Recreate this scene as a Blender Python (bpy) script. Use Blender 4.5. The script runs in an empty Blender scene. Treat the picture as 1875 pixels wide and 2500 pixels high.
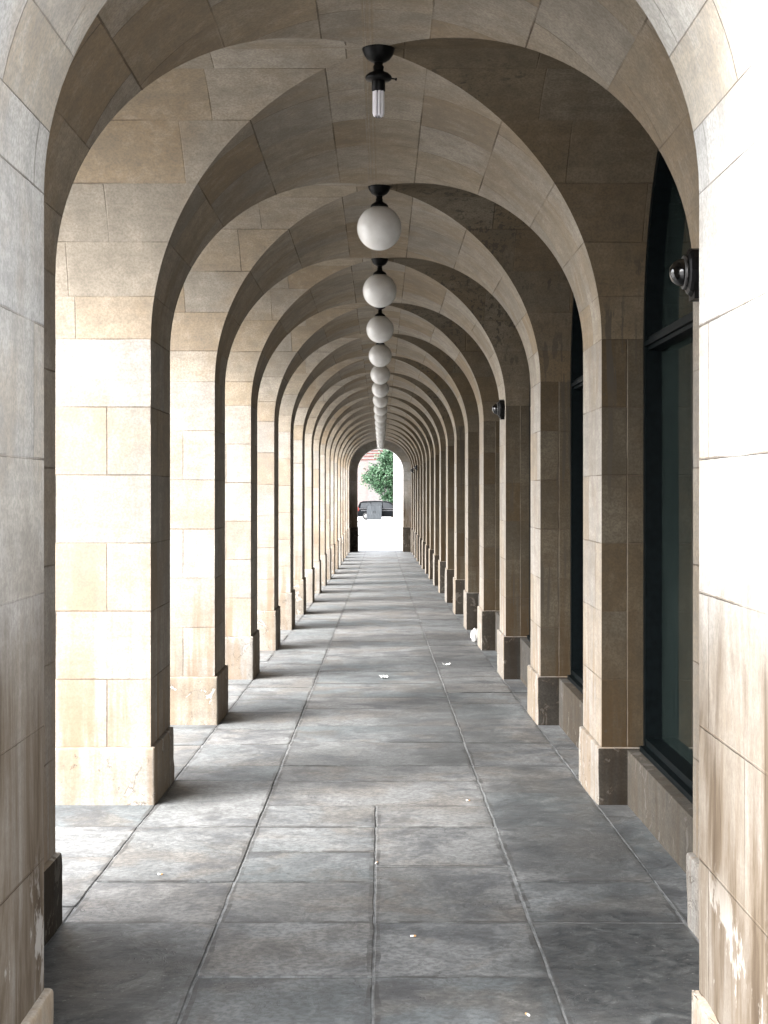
import bpy, bmesh, math, random
from mathutils import Vector, noise
random.seed(7)
PI = math.pi
scene = bpy.context.scene
COL = scene.collection

# ------------------------------------------------------------------ camera, light, exposure
E = 1.6                                   # eye height in the scene's own z
cam_d = bpy.data.cameras.new("camera")
cam = bpy.data.objects.new("camera", cam_d)
COL.objects.link(cam)
cam.location = (0.026, 0.0, E)
cam.rotation_euler = (PI / 2, 0, 0)
cam_d.sensor_width = 36.0
cam_d.lens = 54.1
cam_d.shift_x = 0.0028
cam_d.shift_y = -0.0192
cam_d.clip_start = 0.1
cam_d.clip_end = 2000.0
scene.camera = cam

SUN_EL = math.radians(46)
TRAVEL = Vector((0.84, 0.54, 0)).normalized()      # the light comes from the left and from behind
world = bpy.data.worlds.new("World")
scene.world = world
world.use_nodes = True
wn = world.node_tree.nodes
wl = world.node_tree.links
bg = wn["Background"]
sky = wn.new("ShaderNodeTexSky")
sky.sky_type = 'NISHITA'
sky.sun_disc = False
sky.sun_elevation = SUN_EL
sky.sun_rotation = math.atan2(-TRAVEL.x, -TRAVEL.y)
sky.air_density = 1.0
sky.dust_density = 4.0
sky.ozone_density = 1.0
hs = wn.new("ShaderNodeHueSaturation")
hs.inputs['Saturation'].default_value = 0.22       # a white overcast
wl.new(sky.outputs[0], hs.inputs['Color'])
wl.new(hs.outputs[0], bg.inputs[0])
bg.inputs[1].default_value = 0.15

sun_d = bpy.data.lights.new("sun", 'SUN')
sun_d.energy = 0.5
sun_d.angle = math.radians(110)
sun_d.color = (1.0, 0.975, 0.95)
sun = bpy.data.objects.new("sun", sun_d)
COL.objects.link(sun)
sdir = Vector((TRAVEL.x * math.cos(SUN_EL), TRAVEL.y * math.cos(SUN_EL), -math.sin(SUN_EL)))
sun.rotation_euler = sdir.to_track_quat('-Z', 'Y').to_euler()
sun.location = (-20, -10, 20)

vs = scene.view_settings
vs.view_transform = 'Standard'
vs.look = 'None'
vs.exposure = 3.62
vs.gamma = 1.0

# ------------------------------------------------------------------ dimensions (metres)
CO = 0.36                    # height of one course of stone
W = 1.192                    # half width of the walk
B = 1.1915                   # half width of a bay's opening
HS = E + 0.81                # springing of the vaults
RR = 1.192                   # rise of the vaults
XO = 1.937                   # outer face of the street piers
XR = 1.62                    # back of the window recess
L = 3.128
PD = 0.745
WE = 0.888                   # half width of the two end arches
ZP = E - 1.347               # plinth tops
NB = 17
def near(k): return 5.010 + L * k
def far(k): return near(k) + PD
def ctr(k): return far(k) + B
Y0, Y1 = 4.173, 59.30        # inner faces of the end walls
YA, YB = 3.30, 60.10         # their outer faces
ZT = HS + RR + 0.03

def hfun(y):
    if y < 2.5: y = 2.5
    u = min(y, 60.0) - 8.1
    h = 1.65 + 0.0163 * u - 0.000073 * u * u
    if y > 60: h += 0.0033 * (min(y, 260) - 60)
    return h
def gz(y): return E - hfun(y)

# ------------------------------------------------------------------ object helpers
def tag(o, label=None, cat=None, group=None, kind=None):
    if label: o['label'] = label
    if cat: o['category'] = cat
    if group: o['group'] = group
    if kind: o['kind'] = kind
    return o
def thing(name, label, cat, loc=(0, 0, 0), rz=0, group=None):
    o = bpy.data.objects.new(name, None)
    COL.objects.link(o)
    o.location = loc
    o.rotation_euler = (0, 0, rz)
    o.empty_display_size = 0.2
    return tag(o, label, cat, group)
class MB:
    def __init__(s):
        s.v = []; s.f = []; s.uv = []; s.mi = []; s.sm = []; s.tone = []
    def face(s, pts, uvs=None, mi=0, smooth=False, tone=(0.5, 0.5, 0.5)):
        n = len(s.v)
        s.v += [tuple(p) for p in pts]
        s.f.append(tuple(range(n, n + len(pts))))
        s.uv.append(uvs or [(p[0] + p[1], p[2]) for p in pts])
        s.mi.append(mi); s.sm.append(smooth); s.tone.append(tone)
    def grid(s, P, UV, mi=0, smooth=True, flip=False):
        ni, nj = len(P), len(P[0])
        n = len(s.v)
        for r in P: s.v += [tuple(p) for p in r]
        for i in range(ni - 1):
            for j in range(nj - 1):
                q = [(i, j), (i + 1, j), (i + 1, j + 1), (i, j + 1)]
                if flip: q.reverse()
                s.f.append(tuple(n + a * nj + b for a, b in q))
                s.uv.append([UV[a][b] for a, b in q])
                s.mi.append(mi); s.sm.append(smooth); s.tone.append((.5, .5, .5))
    def box(s, x0, x1, y0, y1, z0, z1, mi=0, tone=(.5, .5, .5)):
        p = [(x0,y0,z0),(x1,y0,z0),(x1,y1,z0),(x0,y1,z0),(x0,y0,z1),(x1,y0,z1),(x1,y1,z1),(x0,y1,z1)]
        for q in ((0,1,5,4),(1,2,6,5),(2,3,7,6),(3,0,4,7),(4,5,6,7),(3,2,1,0)):
            pts = [p[i] for i in q]
            s.face(pts, None, mi, False, tone)
    def lathe(s, prof, cx=0, cy=0, cz=0, n=24, axis='z', mi=0, smooth=True):
        P = []; UV = []
        for (r, z) in prof:
            row = []; ur = []
            for k in range(n + 1):
                a = 2 * PI * k / n
                c, d = r * math.cos(a), r * math.sin(a)
                if axis == 'z': row.append((cx + c, cy + d, cz + z))
                elif axis == 'x': row.append((cx + z, cy + c, cz + d))
                else: row.append((cx + c, cy + z, cz + d))
                ur.append((k / n, z))
            P.append(row); UV.append(ur)
        s.grid(P, UV, mi, smooth, flip=(axis == 'y'))
    def tube(s, pts, rads, n=8, mi=0):
        pts = [Vector(p) for p in pts]
        P = []; UV = []
        for i, p in enumerate(pts):
            d = (pts[min(i + 1, len(pts) - 1)] - pts[max(i - 1, 0)]).normalized()
            a = d.orthogonal().normalized(); b = d.cross(a)
            P.append([tuple(p + rads[i] * (a * math.cos(2 * PI * k / n) + b * math.sin(2 * PI * k / n))) for k in range(n + 1)])
            UV.append([(k / n, i) for k in range(n + 1)])
        s.grid(P, UV, mi, True)
    def build(s, name, mats, parent=None, recalc=False):
        me = bpy.data.meshes.new(name)
        me.from_pydata(s.v, [], s.f)
        for m in (mats if isinstance(mats, (list, tuple)) else [mats]): me.materials.append(m)
        uvl = me.uv_layers.new(name="UVMap")
        flat = [c for f in s.uv for p in f for c in p]
        uvl.data.foreach_set('uv', flat)
        ca = me.color_attributes.new("tone", 'FLOAT_COLOR', 'CORNER')
        tf = []
        for f, t in zip(s.f, s.tone): tf += [t[0], t[1], t[2], 1.0] * len(f)
        ca.data.foreach_set('color', tf)
        me.polygons.foreach_set('material_index', s.mi)
        me.polygons.foreach_set('use_smooth', s.sm)
        if recalc:
            bm = bmesh.new(); bm.from_mesh(me)
            bmesh.ops.remove_doubles(bm, verts=bm.verts, dist=1e-5)
            bmesh.ops.recalc_face_normals(bm, faces=bm.faces)
            bm.to_mesh(me); bm.free()
        me.update()
        o = bpy.data.objects.new(name, me)
        COL.objects.link(o)
        if parent: o.parent = parent
        return o

# ------------------------------------------------------------------ shader helpers
class NT:
    def __init__(s, name):
        s.m = bpy.data.materials.new(name)
        s.m.use_nodes = True
        s.t = s.m.node_tree
        s.n = s.t.nodes
        s.bsdf = s.n["Principled BSDF"]
    def link(s, a, b): s.t.links.new(a, b)
    def put(s, sock, v):
        if isinstance(v, bpy.types.NodeSocket): s.link(v, sock)
        else: sock.default_value = v
    def math(s, op, a, b=0.0, c=0.0, clamp=False):
        n = s.n.new("ShaderNodeMath"); n.operation = op; n.use_clamp = clamp
        s.put(n.inputs[0], a); s.put(n.inputs[1], b); s.put(n.inputs[2], c)
        return n.outputs[0]
    def mix(s, f, a, b, mode='MIX'):
        n = s.n.new("ShaderNodeMix"); n.data_type = 'RGBA'; n.blend_type = mode
        s.put(n.inputs[0], f)
        for i, v in ((6, a), (7, b)):
            if isinstance(v, tuple): v = (*v[:3], 1.0)
            s.put(n.inputs[i], v)
        return n.outputs[2]
    def sep(s, v):
        n = s.n.new("ShaderNodeSeparateXYZ"); s.link(v, n.inputs[0]); return n.outputs
    def comb(s, x, y, z):
        n = s.n.new("ShaderNodeCombineXYZ")
        s.put(n.inputs[0], x); s.put(n.inputs[1], y); s.put(n.inputs[2], z)
        return n.outputs[0]
    def pos(s): return s.n.new("ShaderNodeNewGeometry").outputs['Position']
    def uv(s):
        n = s.n.new("ShaderNodeUVMap"); n.uv_map = "UVMap"; return n.outputs[0]
    def scale(s, v, sc):
        n = s.n.new("ShaderNodeVectorMath"); n.operation = 'MULTIPLY'
        s.link(v, n.inputs[0]); n.inputs[1].default_value = sc; return n.outputs[0]
    def add(s, a, b):
        n = s.n.new("ShaderNodeVectorMath"); n.operation = 'ADD'
        s.link(a, n.inputs[0]); s.put(n.inputs[1], b); return n.outputs[0]
    def noise(s, v, sc, det=4, rough=.55, dist=0.0):
        n = s.n.new("ShaderNodeTexNoise")
        s.link(v, n.inputs['Vector']); n.inputs['Scale'].default_value = sc
        n.inputs['Detail'].default_value = det; n.inputs['Roughness'].default_value = rough
        n.inputs['Distortion'].default_value = dist
        return n.outputs[0]
    def white(s, v):
        n = s.n.new("ShaderNodeTexWhiteNoise"); n.noise_dimensions = '3D'
        s.link(v, n.inputs['Vector']); return n.outputs['Value'], n.outputs['Color']
    def ramp(s, v, a, b, lo=0.0, hi=1.0):
        n = s.n.new("ShaderNodeMapRange"); n.interpolation_type = 'SMOOTHSTEP'
        s.put(n.inputs[0], v); n.inputs[1].default_value = a; n.inputs[2].default_value = b
        n.inputs[3].default_value = lo; n.inputs[4].default_value = hi
        return n.outputs[0]
    def bump(s, h, strength, dist):
        n = s.n.new("ShaderNodeBump"); n.inputs['Strength'].default_value = strength
        n.inputs['Distance'].default_value = dist
        s.put(n.inputs['Height'], h); return n.outputs[0]

def stone(name, w=0.745, offs=(0.23, 0.27), jit=0.0, drip=0.0, base=(0.285, 0.262, 0.232), flake=0.0, dirt=1.0, joints=True, spread=1.0, tan=0.0, flk=1.0):
    t = NT(name)
    p = t.pos()
    uvo = t.sep(t.uv()); u, v = uvo[0], uvo[1]
    row = t.math('FLOOR', v)
    fr = t.math('SUBTRACT', v, row)
    par = t.math('MULTIPLY', t.math('FRACT', t.math('ADD', t.math('MULTIPLY', row, 0.5), 50.0)), 2.0)
    off = t.math('MULTIPLY_ADD', par, offs[1], offs[0])
    if jit:
        off = t.math('MULTIPLY_ADD', t.white(t.comb(row, 3.3, 1.7))[0], jit, off)
    q = t.math('DIVIDE', t.math('SUBTRACT', u, off), w)
    col = t.math('FLOOR', q)
    fc = t.math('SUBTRACT', q, col)
    rv, rc = t.white(t.comb(col, row, 4.2))
    rcs = t.sep(rc)
    du = t.math('MULTIPLY', t.math('MINIMUM', fc, t.math('SUBTRACT', 1.0, fc)), w)
    dv = t.math('MULTIPLY', t.math('MINIMUM', fr, t.math('SUBTRACT', 1.0, fr)), CO)
    dj = t.math('MINIMUM', du, dv)
    wob = t.noise(p, 25, 2)
    dj = t.math('ADD', dj, t.math('MULTIPLY', t.math('SUBTRACT', wob, 0.5), 0.005))
    jn = t.ramp(dj, 0.0016, 0.0044, 1.0, 0.0)
    jvis = t.ramp(t.noise(p, 1.7, 2), 0.36, 0.66, 0.12, 1.0)
    jn = t.math('MULTIPLY', jn, jvis)
    # per block tone
    warm = tuple(c * k for c, k in zip(base, (1.02, 0.96, 0.86)))
    pale = tuple(min(c * k, .75) for c, k in zip(base, (1.16, 1.20, 1.26)))
    grey = tuple(c * k for c, k in zip(base, (0.76, 0.78, 0.81)))
    brown = tuple(c * k for c, k in zip(base, (0.78, 0.66, 0.52)))
    c = t.mix(t.ramp(rcs[0], 0.1, 0.9), base, warm)
    c = t.mix(t.math('MULTIPLY', t.ramp(rcs[1], 0.50, 0.80), 0.85 * spread), c, pale)
    c = t.mix(t.math('MULTIPLY', t.ramp(rcs[2], 0.55, 0.85), 0.85 * spread), c, grey)
    c = t.mix(t.math('MULTIPLY', t.ramp(rv, 0.70, 0.92), 0.8 * spread), c, brown)
    # bedding and mottling, shifted from block to block
    bp = t.add(p, t.scale(rc, (7.0, 7.0, 7.0)))
    bed = t.noise(t.scale(bp, (1.3, 1.3, 9.0)), 2.2, 5, .6, .6)
    c = t.mix(t.ramp(bed, 0.38, 0.64, 0.0, 0.34), c, tuple(x * .58 for x in base))
    mot = t.noise(p, 2.3, 6, .62)
    c = t.mix(t.ramp(mot, 0.44, 0.66, 0.0, 0.5), c, brown)
    mo2 = t.noise(t.scale(p, (1, 1, .6)), 7.5, 6, .7)
    c = t.mix(t.ramp(mo2, 0.47, 0.68, 0.0, 0.42), c, tuple(x * .55 for x in base))
    c = t.mix(t.ramp(mo2, 0.50, 0.34, 0.0, 0.30), c, tuple(x * 1.3 for x in base))
    gr = t.noise(p, 85, 3, .7)
    c = t.mix(t.ramp(gr, 0.38, 0.64, 0.0, 0.45), c, tuple(x * .45 for x in base))
    # rain streaks and soot, worn into the face
    ps = t.sep(p)
    if dirt:
        st = t.noise(t.scale(p, (9.0, 9.0, 0.7)), 1.0, 5, .6)
        low = t.ramp(ps[2], E - 1.5, E - 0.1, 1.0, 0.12)
        dk = t.math('MULTIPLY', t.ramp(st, 0.45, 0.62), t.math('MULTIPLY', low, 0.75 * dirt))
        c = t.mix(dk, c, tuple(x * k for x, k in zip(base, (.62, .47, .33))))
        blk = t.math('MULTIPLY', t.ramp(t.noise(p, 1.1, 4), .5, .7), t.math('MULTIPLY', t.ramp(ps[2], E - 1.65, E - 0.75, 1.0, 0.0), .55 * dirt))
        c = t.mix(blk, c, tuple(x * k for x, k in zip(base, (.36, .31, .27))))
    if tan:
        hh = t.math('ADD', ps[2], t.math('MULTIPLY', t.math('SUBTRACT', t.noise(p, 1.6, 4), .5), .9))
        tz = t.ramp(hh, E - .75, E + .15, 1.0, 0.0)
        t2 = t.noise(t.scale(p, (5.0, 5.0, .8)), 1.0, 6, .68, .5)
        c = t.mix(t.math('MULTIPLY', tz, t.ramp(t2, .30, .58, .68 * tan, tan)), c, t.mix(t.ramp(t2, .45, .7), (0.092, 0.072, 0.052), (0.046, 0.034, 0.024)))
        ef = t.ramp(t.noise(t.scale(p, (1.0, 1.0, .6)), 4.5, 6, .65), .56, .60)
        ez = t.math('MULTIPLY', t.ramp(ps[2], E - 1.45, E - 1.2), t.ramp(ps[2], E - 1.15, E - .9, 1.0, 0.0))
        c = t.mix(t.math('MULTIPLY', ef, t.math('MULTIPLY', ez, .8)), c, (0.27, 0.255, 0.235))
    if drip:
        d1 = t.noise(t.scale(p, (24.0, 24.0, 1.0)), 1.0, 3, .6)
        d2 = t.ramp(t.noise(p, 1.4, 3), .42, .6)
        sp = t.ramp(t.noise(p, 45, 2), .62, .68)
        dd = t.math('MAXIMUM', t.ramp(d1, .55, .60), t.math('MULTIPLY', sp, .8))
        c = t.mix(t.math('MULTIPLY', t.math('MULTIPLY', dd, d2), drip), c, (0.05, 0.043, 0.034))
    fl = None
    if flake:
        f1 = t.noise(p, 6.5, 7, .66, .8)
        fl = t.ramp(f1, .585, .605)
        f2 = t.noise(p, 22, 4)
        c = t.mix(t.math('MULTIPLY', fl, flake), c, t.mix(f2, tuple(x * 1.0 * flk for x in base), tuple(x * 1.35 * flk for x in base)))
        rim = t.math('MULTIPLY', t.ramp(f1, .570, .586), t.ramp(f1, .586, .606, 1.0, 0.0))
        c = t.mix(t.math('MULTIPLY', rim, .75 * flake), c, (0.07, 0.052, 0.037))
    if joints:
        c = t.mix(t.math('MULTIPLY', jn, 0.7), c, (0.075, 0.056, 0.04))
    t.link(c, t.bsdf.inputs['Base Color'])
    t.bsdf.inputs['Roughness'].default_value = 0.85
    t.bsdf.inputs['Specular IOR Level'].default_value = 0.04
    h = t.math('MULTIPLY', gr, 0.12)
    h = t.math('ADD', h, t.math('MULTIPLY', mot, 0.35))
    if joints and drip > .9:
        pale_j = t.math('MULTIPLY', t.ramp(t.math('ADD', du, t.math('MULTIPLY', t.math('SUBTRACT', wob, .5), .004)), .0012, .004, 1.0, 0.0), t.ramp(t.noise(p, 3.0, 3), .38, .55, .08, .55))
        c = t.mix(pale_j, c, (.20, .17, .135))
        t.link(c, t.bsdf.inputs['Base Color'])
    if joints: h = t.math('SUBTRACT', h, t.math('MULTIPLY', jn, 1.0))
    if fl: h = t.math('SUBTRACT', h, t.math('MULTIPLY', fl, 0.8 * flake))
    t.link(t.bump(h, 0.8, 0.008), t.bsdf.inputs['Normal'])
    return t.m

def plain(name, col, rough=.5, metal=0.0, spec=.5, var=0.15, sc=20.0, bump=0.0, coat=0.0):
    t = NT(name)
    p = t.pos()
    n = t.noise(p, sc, 4)
    c = t.mix(t.ramp(n, .3, .7), tuple(x * (1 - var) for x in col), tuple(min(1, x * (1 + var)) for x in col))
    t.link(c, t.bsdf.inputs['Base Color'])
    t.bsdf.inputs['Roughness'].default_value = rough
    t.bsdf.inputs['Metallic'].default_value = metal
    t.bsdf.inputs['Specular IOR Level'].default_value = spec
    t.bsdf.inputs['Coat Weight'].default_value = coat
    if bump: t.link(t.bump(n, bump, .01), t.bsdf.inputs['Normal'])
    return t.m

M_PIER = stone("sandstone_pier", spread=.7)
M_DRIP_SHADE = stone("sandstone_stained_shaded", w=0.31, offs=(0.135, 0.0), drip=.95, base=(0.080, 0.066, 0.047), dirt=1.0)  # drip stains, on a base darkened to hold the shade of these faces
M_VAULT = stone("sandstone_vault", w=0.62, offs=(0.1, 0.27), jit=0.5, dirt=0.0, base=(0.275, 0.240, 0.194), spread=.85)
M_VAULT_SHADE = stone("sandstone_vault_shaded", w=0.62, offs=(0.1, 0.27), jit=0.5, dirt=0.0, drip=.8, base=(0.125, 0.102, 0.073), spread=.8)  # vault stone with drips; shade of the closed window side put into its base
M_PLINTH = stone("plinth_stone", w=0.9, offs=(0.40, 0.2), flake=.7, base=(0.27, 0.25, 0.222), dirt=.7)
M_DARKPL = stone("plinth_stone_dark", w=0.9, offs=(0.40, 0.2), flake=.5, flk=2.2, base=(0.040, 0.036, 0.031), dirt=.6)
M_END = stone("sandstone_end_wall", w=0.80, offs=(0.05, 0.40), base=(0.40, 0.395, 0.38), dirt=.5, tan=1.0, spread=.5)
M_SILL = stone("sill_wall_stone", w=0.95, offs=(0.2, 0.3), flake=.5, flk=1.35, dirt=.45, base=(0.078, 0.073, 0.066))
M_IRON = plain("black_iron", (0.003, 0.003, 0.003), .42, .0, .12, .4, 60)
M_FRAME = plain("dark_green_frame", (0.0025, 0.004, 0.0045), .5, 0, .04, .3, 30)

def slab_mat():
    t = NT("york_stone_paving")
    p = t.pos()
    a = t.n.new("ShaderNodeVertexColor"); a.layer_name = "tone"
    tn = t.sep(a.outputs[0])
    pp = t.add(p, t.comb(t.math('MULTIPLY', tn[0], 9.0), t.math('MULTIPLY', tn[1], 9.0), 0.0))
    big = t.noise(pp, 1.5, 6, .62, .5)
    c = t.mix(t.ramp(tn[0], 0, 1), (0.094, 0.110, 0.116), (0.158, 0.163, 0.162))
    c = t.mix(t.ramp(tn[1], .55, 1.0, 0, .6), c, (0.118, 0.108, 0.096))
    c = t.mix(t.ramp(tn[1], .4, 0.0, 0, .5), c, (0.092, 0.108, 0.112))
    wide = t.noise(p, .9, 5, .6)
    c = t.mix(t.ramp(wide, .38, .62, 0, .55), c, (0.205, 0.210, 0.210))
    c = t.mix(t.ramp(big, .48, .60, 0, .5), c, (0.118, 0.098, 0.078))
    c = t.mix(t.ramp(t.noise(pp, 2.4, 7, .68, .5), .48, .64, 0, .75), c, (0.052, 0.056, 0.062))
    # damp stains and painted shade just inside the entrance and along the window wall
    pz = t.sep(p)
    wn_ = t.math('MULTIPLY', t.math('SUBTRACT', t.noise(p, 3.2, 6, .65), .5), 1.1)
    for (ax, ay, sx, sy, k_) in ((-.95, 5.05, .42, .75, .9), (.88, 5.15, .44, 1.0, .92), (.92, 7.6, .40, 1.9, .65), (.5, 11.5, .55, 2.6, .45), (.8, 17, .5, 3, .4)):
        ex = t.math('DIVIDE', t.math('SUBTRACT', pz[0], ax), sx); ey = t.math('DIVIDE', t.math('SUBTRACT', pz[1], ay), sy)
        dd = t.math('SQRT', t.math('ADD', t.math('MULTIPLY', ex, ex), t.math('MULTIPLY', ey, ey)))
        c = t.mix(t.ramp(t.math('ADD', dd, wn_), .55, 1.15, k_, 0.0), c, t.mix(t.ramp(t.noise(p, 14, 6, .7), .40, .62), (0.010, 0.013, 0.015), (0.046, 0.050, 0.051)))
    # riven bedding swirls
    sw = t.noise(t.scale(pp, (2.2, 3.0, 1.0)), 1.5, 3, .5, 2.6)
    ln = t.math('ABSOLUTE', t.math('SUBTRACT', t.math('FRACT', t.math('MULTIPLY', sw, 7.0)), .5))
    lm = t.math('MULTIPLY', t.ramp(ln, 0.0, .07, 1.0, 0.0), t.ramp(t.noise(p, 1.9, 2), .48, .62))
    c = t.mix(t.math('MULTIPLY', lm, .7), c, (0.03, 0.03, 0.034))
    sp = t.ramp(t.noise(p, 60, 2), .67, .72)
    c = t.mix(t.math('MULTIPLY', sp, .5), c, (0.24, 0.24, 0.23))
    gum = t.n.new("ShaderNodeTexVoronoi"); t.link(p, gum.inputs['Vector']); gum.inputs['Scale'].default_value = 3.2
    gm = t.math('MULTIPLY', t.ramp(gum.outputs['Distance'], .035, .06, 1.0, 0.0), t.ramp(t.noise(p, 2.7, 1), .5, .55))
    c = t.mix(t.math('MULTIPLY', gm, .45), c, (0.045, 0.045, 0.05))
    md = t.noise(t.scale(pp, (1.0, 0.7, 1.0)), 6.5, 8, .72, .9)
    c = t.mix(t.ramp(md, .46, .62, 0, .40), c, (0.062, 0.063, 0.066))
    c = t.mix(t.ramp(md, .50, .34, 0, .20), c, (0.25, 0.253, 0.25))
    fine = t.noise(p, 40, 5, .7)
    c = t.mix(t.ramp(fine, .42, .60, 0, .55), c, (0.05, 0.05, 0.05))
    eg = t.math('MULTIPLY', tn[2], t.ramp(t.noise(p, 5.0, 4), .40, .58, .15, .75))
    c = t.mix(eg, c, (0.045, 0.044, 0.043))
    t.link(c, t.bsdf.inputs['Base Color'])
    t.link(t.ramp(big, .3, .7, .48, .66), t.bsdf.inputs['Roughness'])
    t.bsdf.inputs['Specular IOR Level'].default_value = .2
    h = t.math('ADD', t.math('MULTIPLY', fine, .25), t.math('MULTIPLY', sw, 1.1))
    h = t.math('ADD', h, t.math('ADD', t.math('MULTIPLY', big, .8), t.math('MULTIPLY', md, .7)))
    h = t.math('SUBTRACT', h, t.math('MULTIPLY', lm, .35))
    t.link(t.bump(h, .5, .01), t.bsdf.inputs['Normal'])
    return t.m
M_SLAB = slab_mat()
M_MORTAR = plain("joint_mortar", (0.125, 0.128, 0.128), .9, 0, .2, .35, 12, .3)

def sheet_mat(name, a, b, sc=.6):
    t = NT(name)
    p = t.pos()
    n = t.noise(p, sc, 6, .6)
    c = t.mix(t.ramp(n, .3, .7), a, b)
    c = t.mix(t.ramp(t.noise(p, 30, 4), .3, .8, 0, .3), c, tuple(x * .6 for x in a))
    t.link(c, t.bsdf.inputs['Base Color'])
    t.bsdf.inputs['Roughness'].default_value = .85
    return t.m
M_GROUND = sheet_mat("plaza_paving", (0.26, 0.26, 0.26), (0.32, 0.315, 0.31))
M_ASPH = sheet_mat("worn_road_setts", (0.15, 0.15, 0.15), (0.19, 0.188, 0.185), 1.2)

# ------------------------------------------------------------------ the arcade
ANG = [0.0, 10.7, 24.5, 40.0, 58.7, 78.5, 101.5]
def vt(t):                                   # angle -> course number (integers are joints)
    d = math.degrees(min(t, PI - t))
    for i in range(6):
        if d <= ANG[i + 1]:
            return 2 + i + (d - ANG[i]) / (ANG[i + 1] - ANG[i])
    return 7.9
def vz(z): return (z - E) / CO - 0.25

arcade = thing("arcade", "long sandstone arcade of groin vaults, open arches left, windows right", "arcade", (0, 30, gz(30)))
def adopt(o, parent):                        # keep world coordinates while parenting
    o.parent = parent
    m = parent.matrix_world if parent.parent is None else None
    return o
AOFF = Vector(arcade.location)
class AMB(MB):                               # a mesh of the arcade, given in world coordinates
    def build(s, name, mats, parent=None, origin=None, recalc=False):
        base = Vector(origin) if origin else Vector(AOFF)
        s.v = [tuple(Vector(p) - base) for p in s.v]
        o = MB.build(s, name, mats, parent or arcade, recalc)
        o.location = base - (PIER_ORG.get(parent.name, AOFF) if parent and parent != arcade else AOFF)
        return o
PIER_ORG = {}

def wear(y, z, k): return noise.noise((y * 9.1 + k * 3.7, z * 7.3, k * 1.9)) * .0035

def make_pier(k, side):
    """shaft of one pier; side -1 street, +1 window wall"""
    n, f = near(k), far(k)
    first, last = k == 0, k == NB
    if first: n = Y0
    if last: f = Y1
    m = AMB()
    xi = side * W
    xo = side * (XO if side < 0 else XR)
    seed = 3 * (k * 7 + (11 if side > 0 else 0) + 1)
    w = .745
    nz = 40 if k < 4 else 6
    zs = [ZP + (HS - ZP) * i / nz for i in range(nz + 1)]
    e1 = [abs(wear(n, z, seed)) for z in zs]          # worn arrises
    e2 = [abs(wear(f, z, seed + 5)) for z in zs]
    for i in range(nz):
        za, zb = zs[i], zs[i + 1]
        va, vb = vz(za), vz(zb)
        a, b = e1[i], e1[i + 1]; c, d = e2[i], e2[i + 1]
        mi = 1 if side > 0 else 0
        uo = seed * (w if side < 0 else .31)
        if not first:
            q = [(xi + side * a, n, za), (xo, n, za), (xo, n, zb), (xi + side * b, n, zb)]
            uu = [(uo, va), (uo + abs(xo - xi), va), (uo + abs(xo - xi), vb), (uo, vb)]
            if side < 0: q.reverse(); uu.reverse()
            m.face(q, uu, mi)
            q = [(xi, n + a, za), (xi + side * a, n, za), (xi + side * b, n, zb), (xi, n + b, zb)]
            if side < 0: q.reverse()
            m.face(q, [(uo + .01, va)] * 4, mi)
        sh = 0.0 if not first else n - near(0)
        q = [(xi, n + a, za), (xi, f - c, za), (xi, f - d, zb), (xi, n + b, zb)]
        uu = [(seed * w + w + sh + .004, va), (seed * w + w + sh + f - n, va), (seed * w + w + sh + f - n, vb), (seed * w + w + sh + .004, vb)]
        if side > 0: q.reverse(); uu.reverse()
        m.face(q, uu, 0)
        if not last:
            q = [(xi + side * c, f, za), (xo, f, za), (xo, f, zb), (xi + side * d, f, zb)]
            uu = [(uo + 9 * w, va), (uo + 9 * w + abs(xo - xi), va), (uo + 9 * w + abs(xo - xi), vb), (uo + 9 * w, vb)]
            if side > 0: q.reverse(); uu.reverse()
            m.face(q, uu, mi)
            q = [(xi, f - c, za), (xi + side * c, f, za), (xi + side * d, f, zb), (xi, f - d, zb)]
            if side > 0: q.reverse()
            m.face(q, [(uo + .01, va)] * 4, 0)
    if side < 0:
        for (za, zb) in ((ZP, HS),):
            m.face([(xo, f, za), (xo, n, za), (xo, n, zb), (xo, f, zb)],
                   [(seed * w, vz(za)), (seed * w + f - n, vz(za)), (seed * w + f - n, vz(zb)), (seed * w, vz(zb))], 0)
    org = Vector((xi, (n + f) / 2, ZP))
    o = m.build("pier", [M_PIER, M_DRIP_SHADE], None, org)
    PIER_ORG[o.name] = org
    # plinth: worn block that follows the sloping pavement
    pr = .024
    xa, xb = sorted((xi - side * pr, xo + (side * pr if side < 0 else 0)))
    ya, yb = n - (0 if first else pr), f + (0 if last else pr)
    zb0 = gz((ya + yb) / 2) - .12
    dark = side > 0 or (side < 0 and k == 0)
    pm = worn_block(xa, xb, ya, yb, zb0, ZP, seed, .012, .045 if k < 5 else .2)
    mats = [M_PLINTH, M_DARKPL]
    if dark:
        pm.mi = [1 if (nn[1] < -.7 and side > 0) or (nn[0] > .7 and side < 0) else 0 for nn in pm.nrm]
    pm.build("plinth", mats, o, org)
    return o

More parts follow.
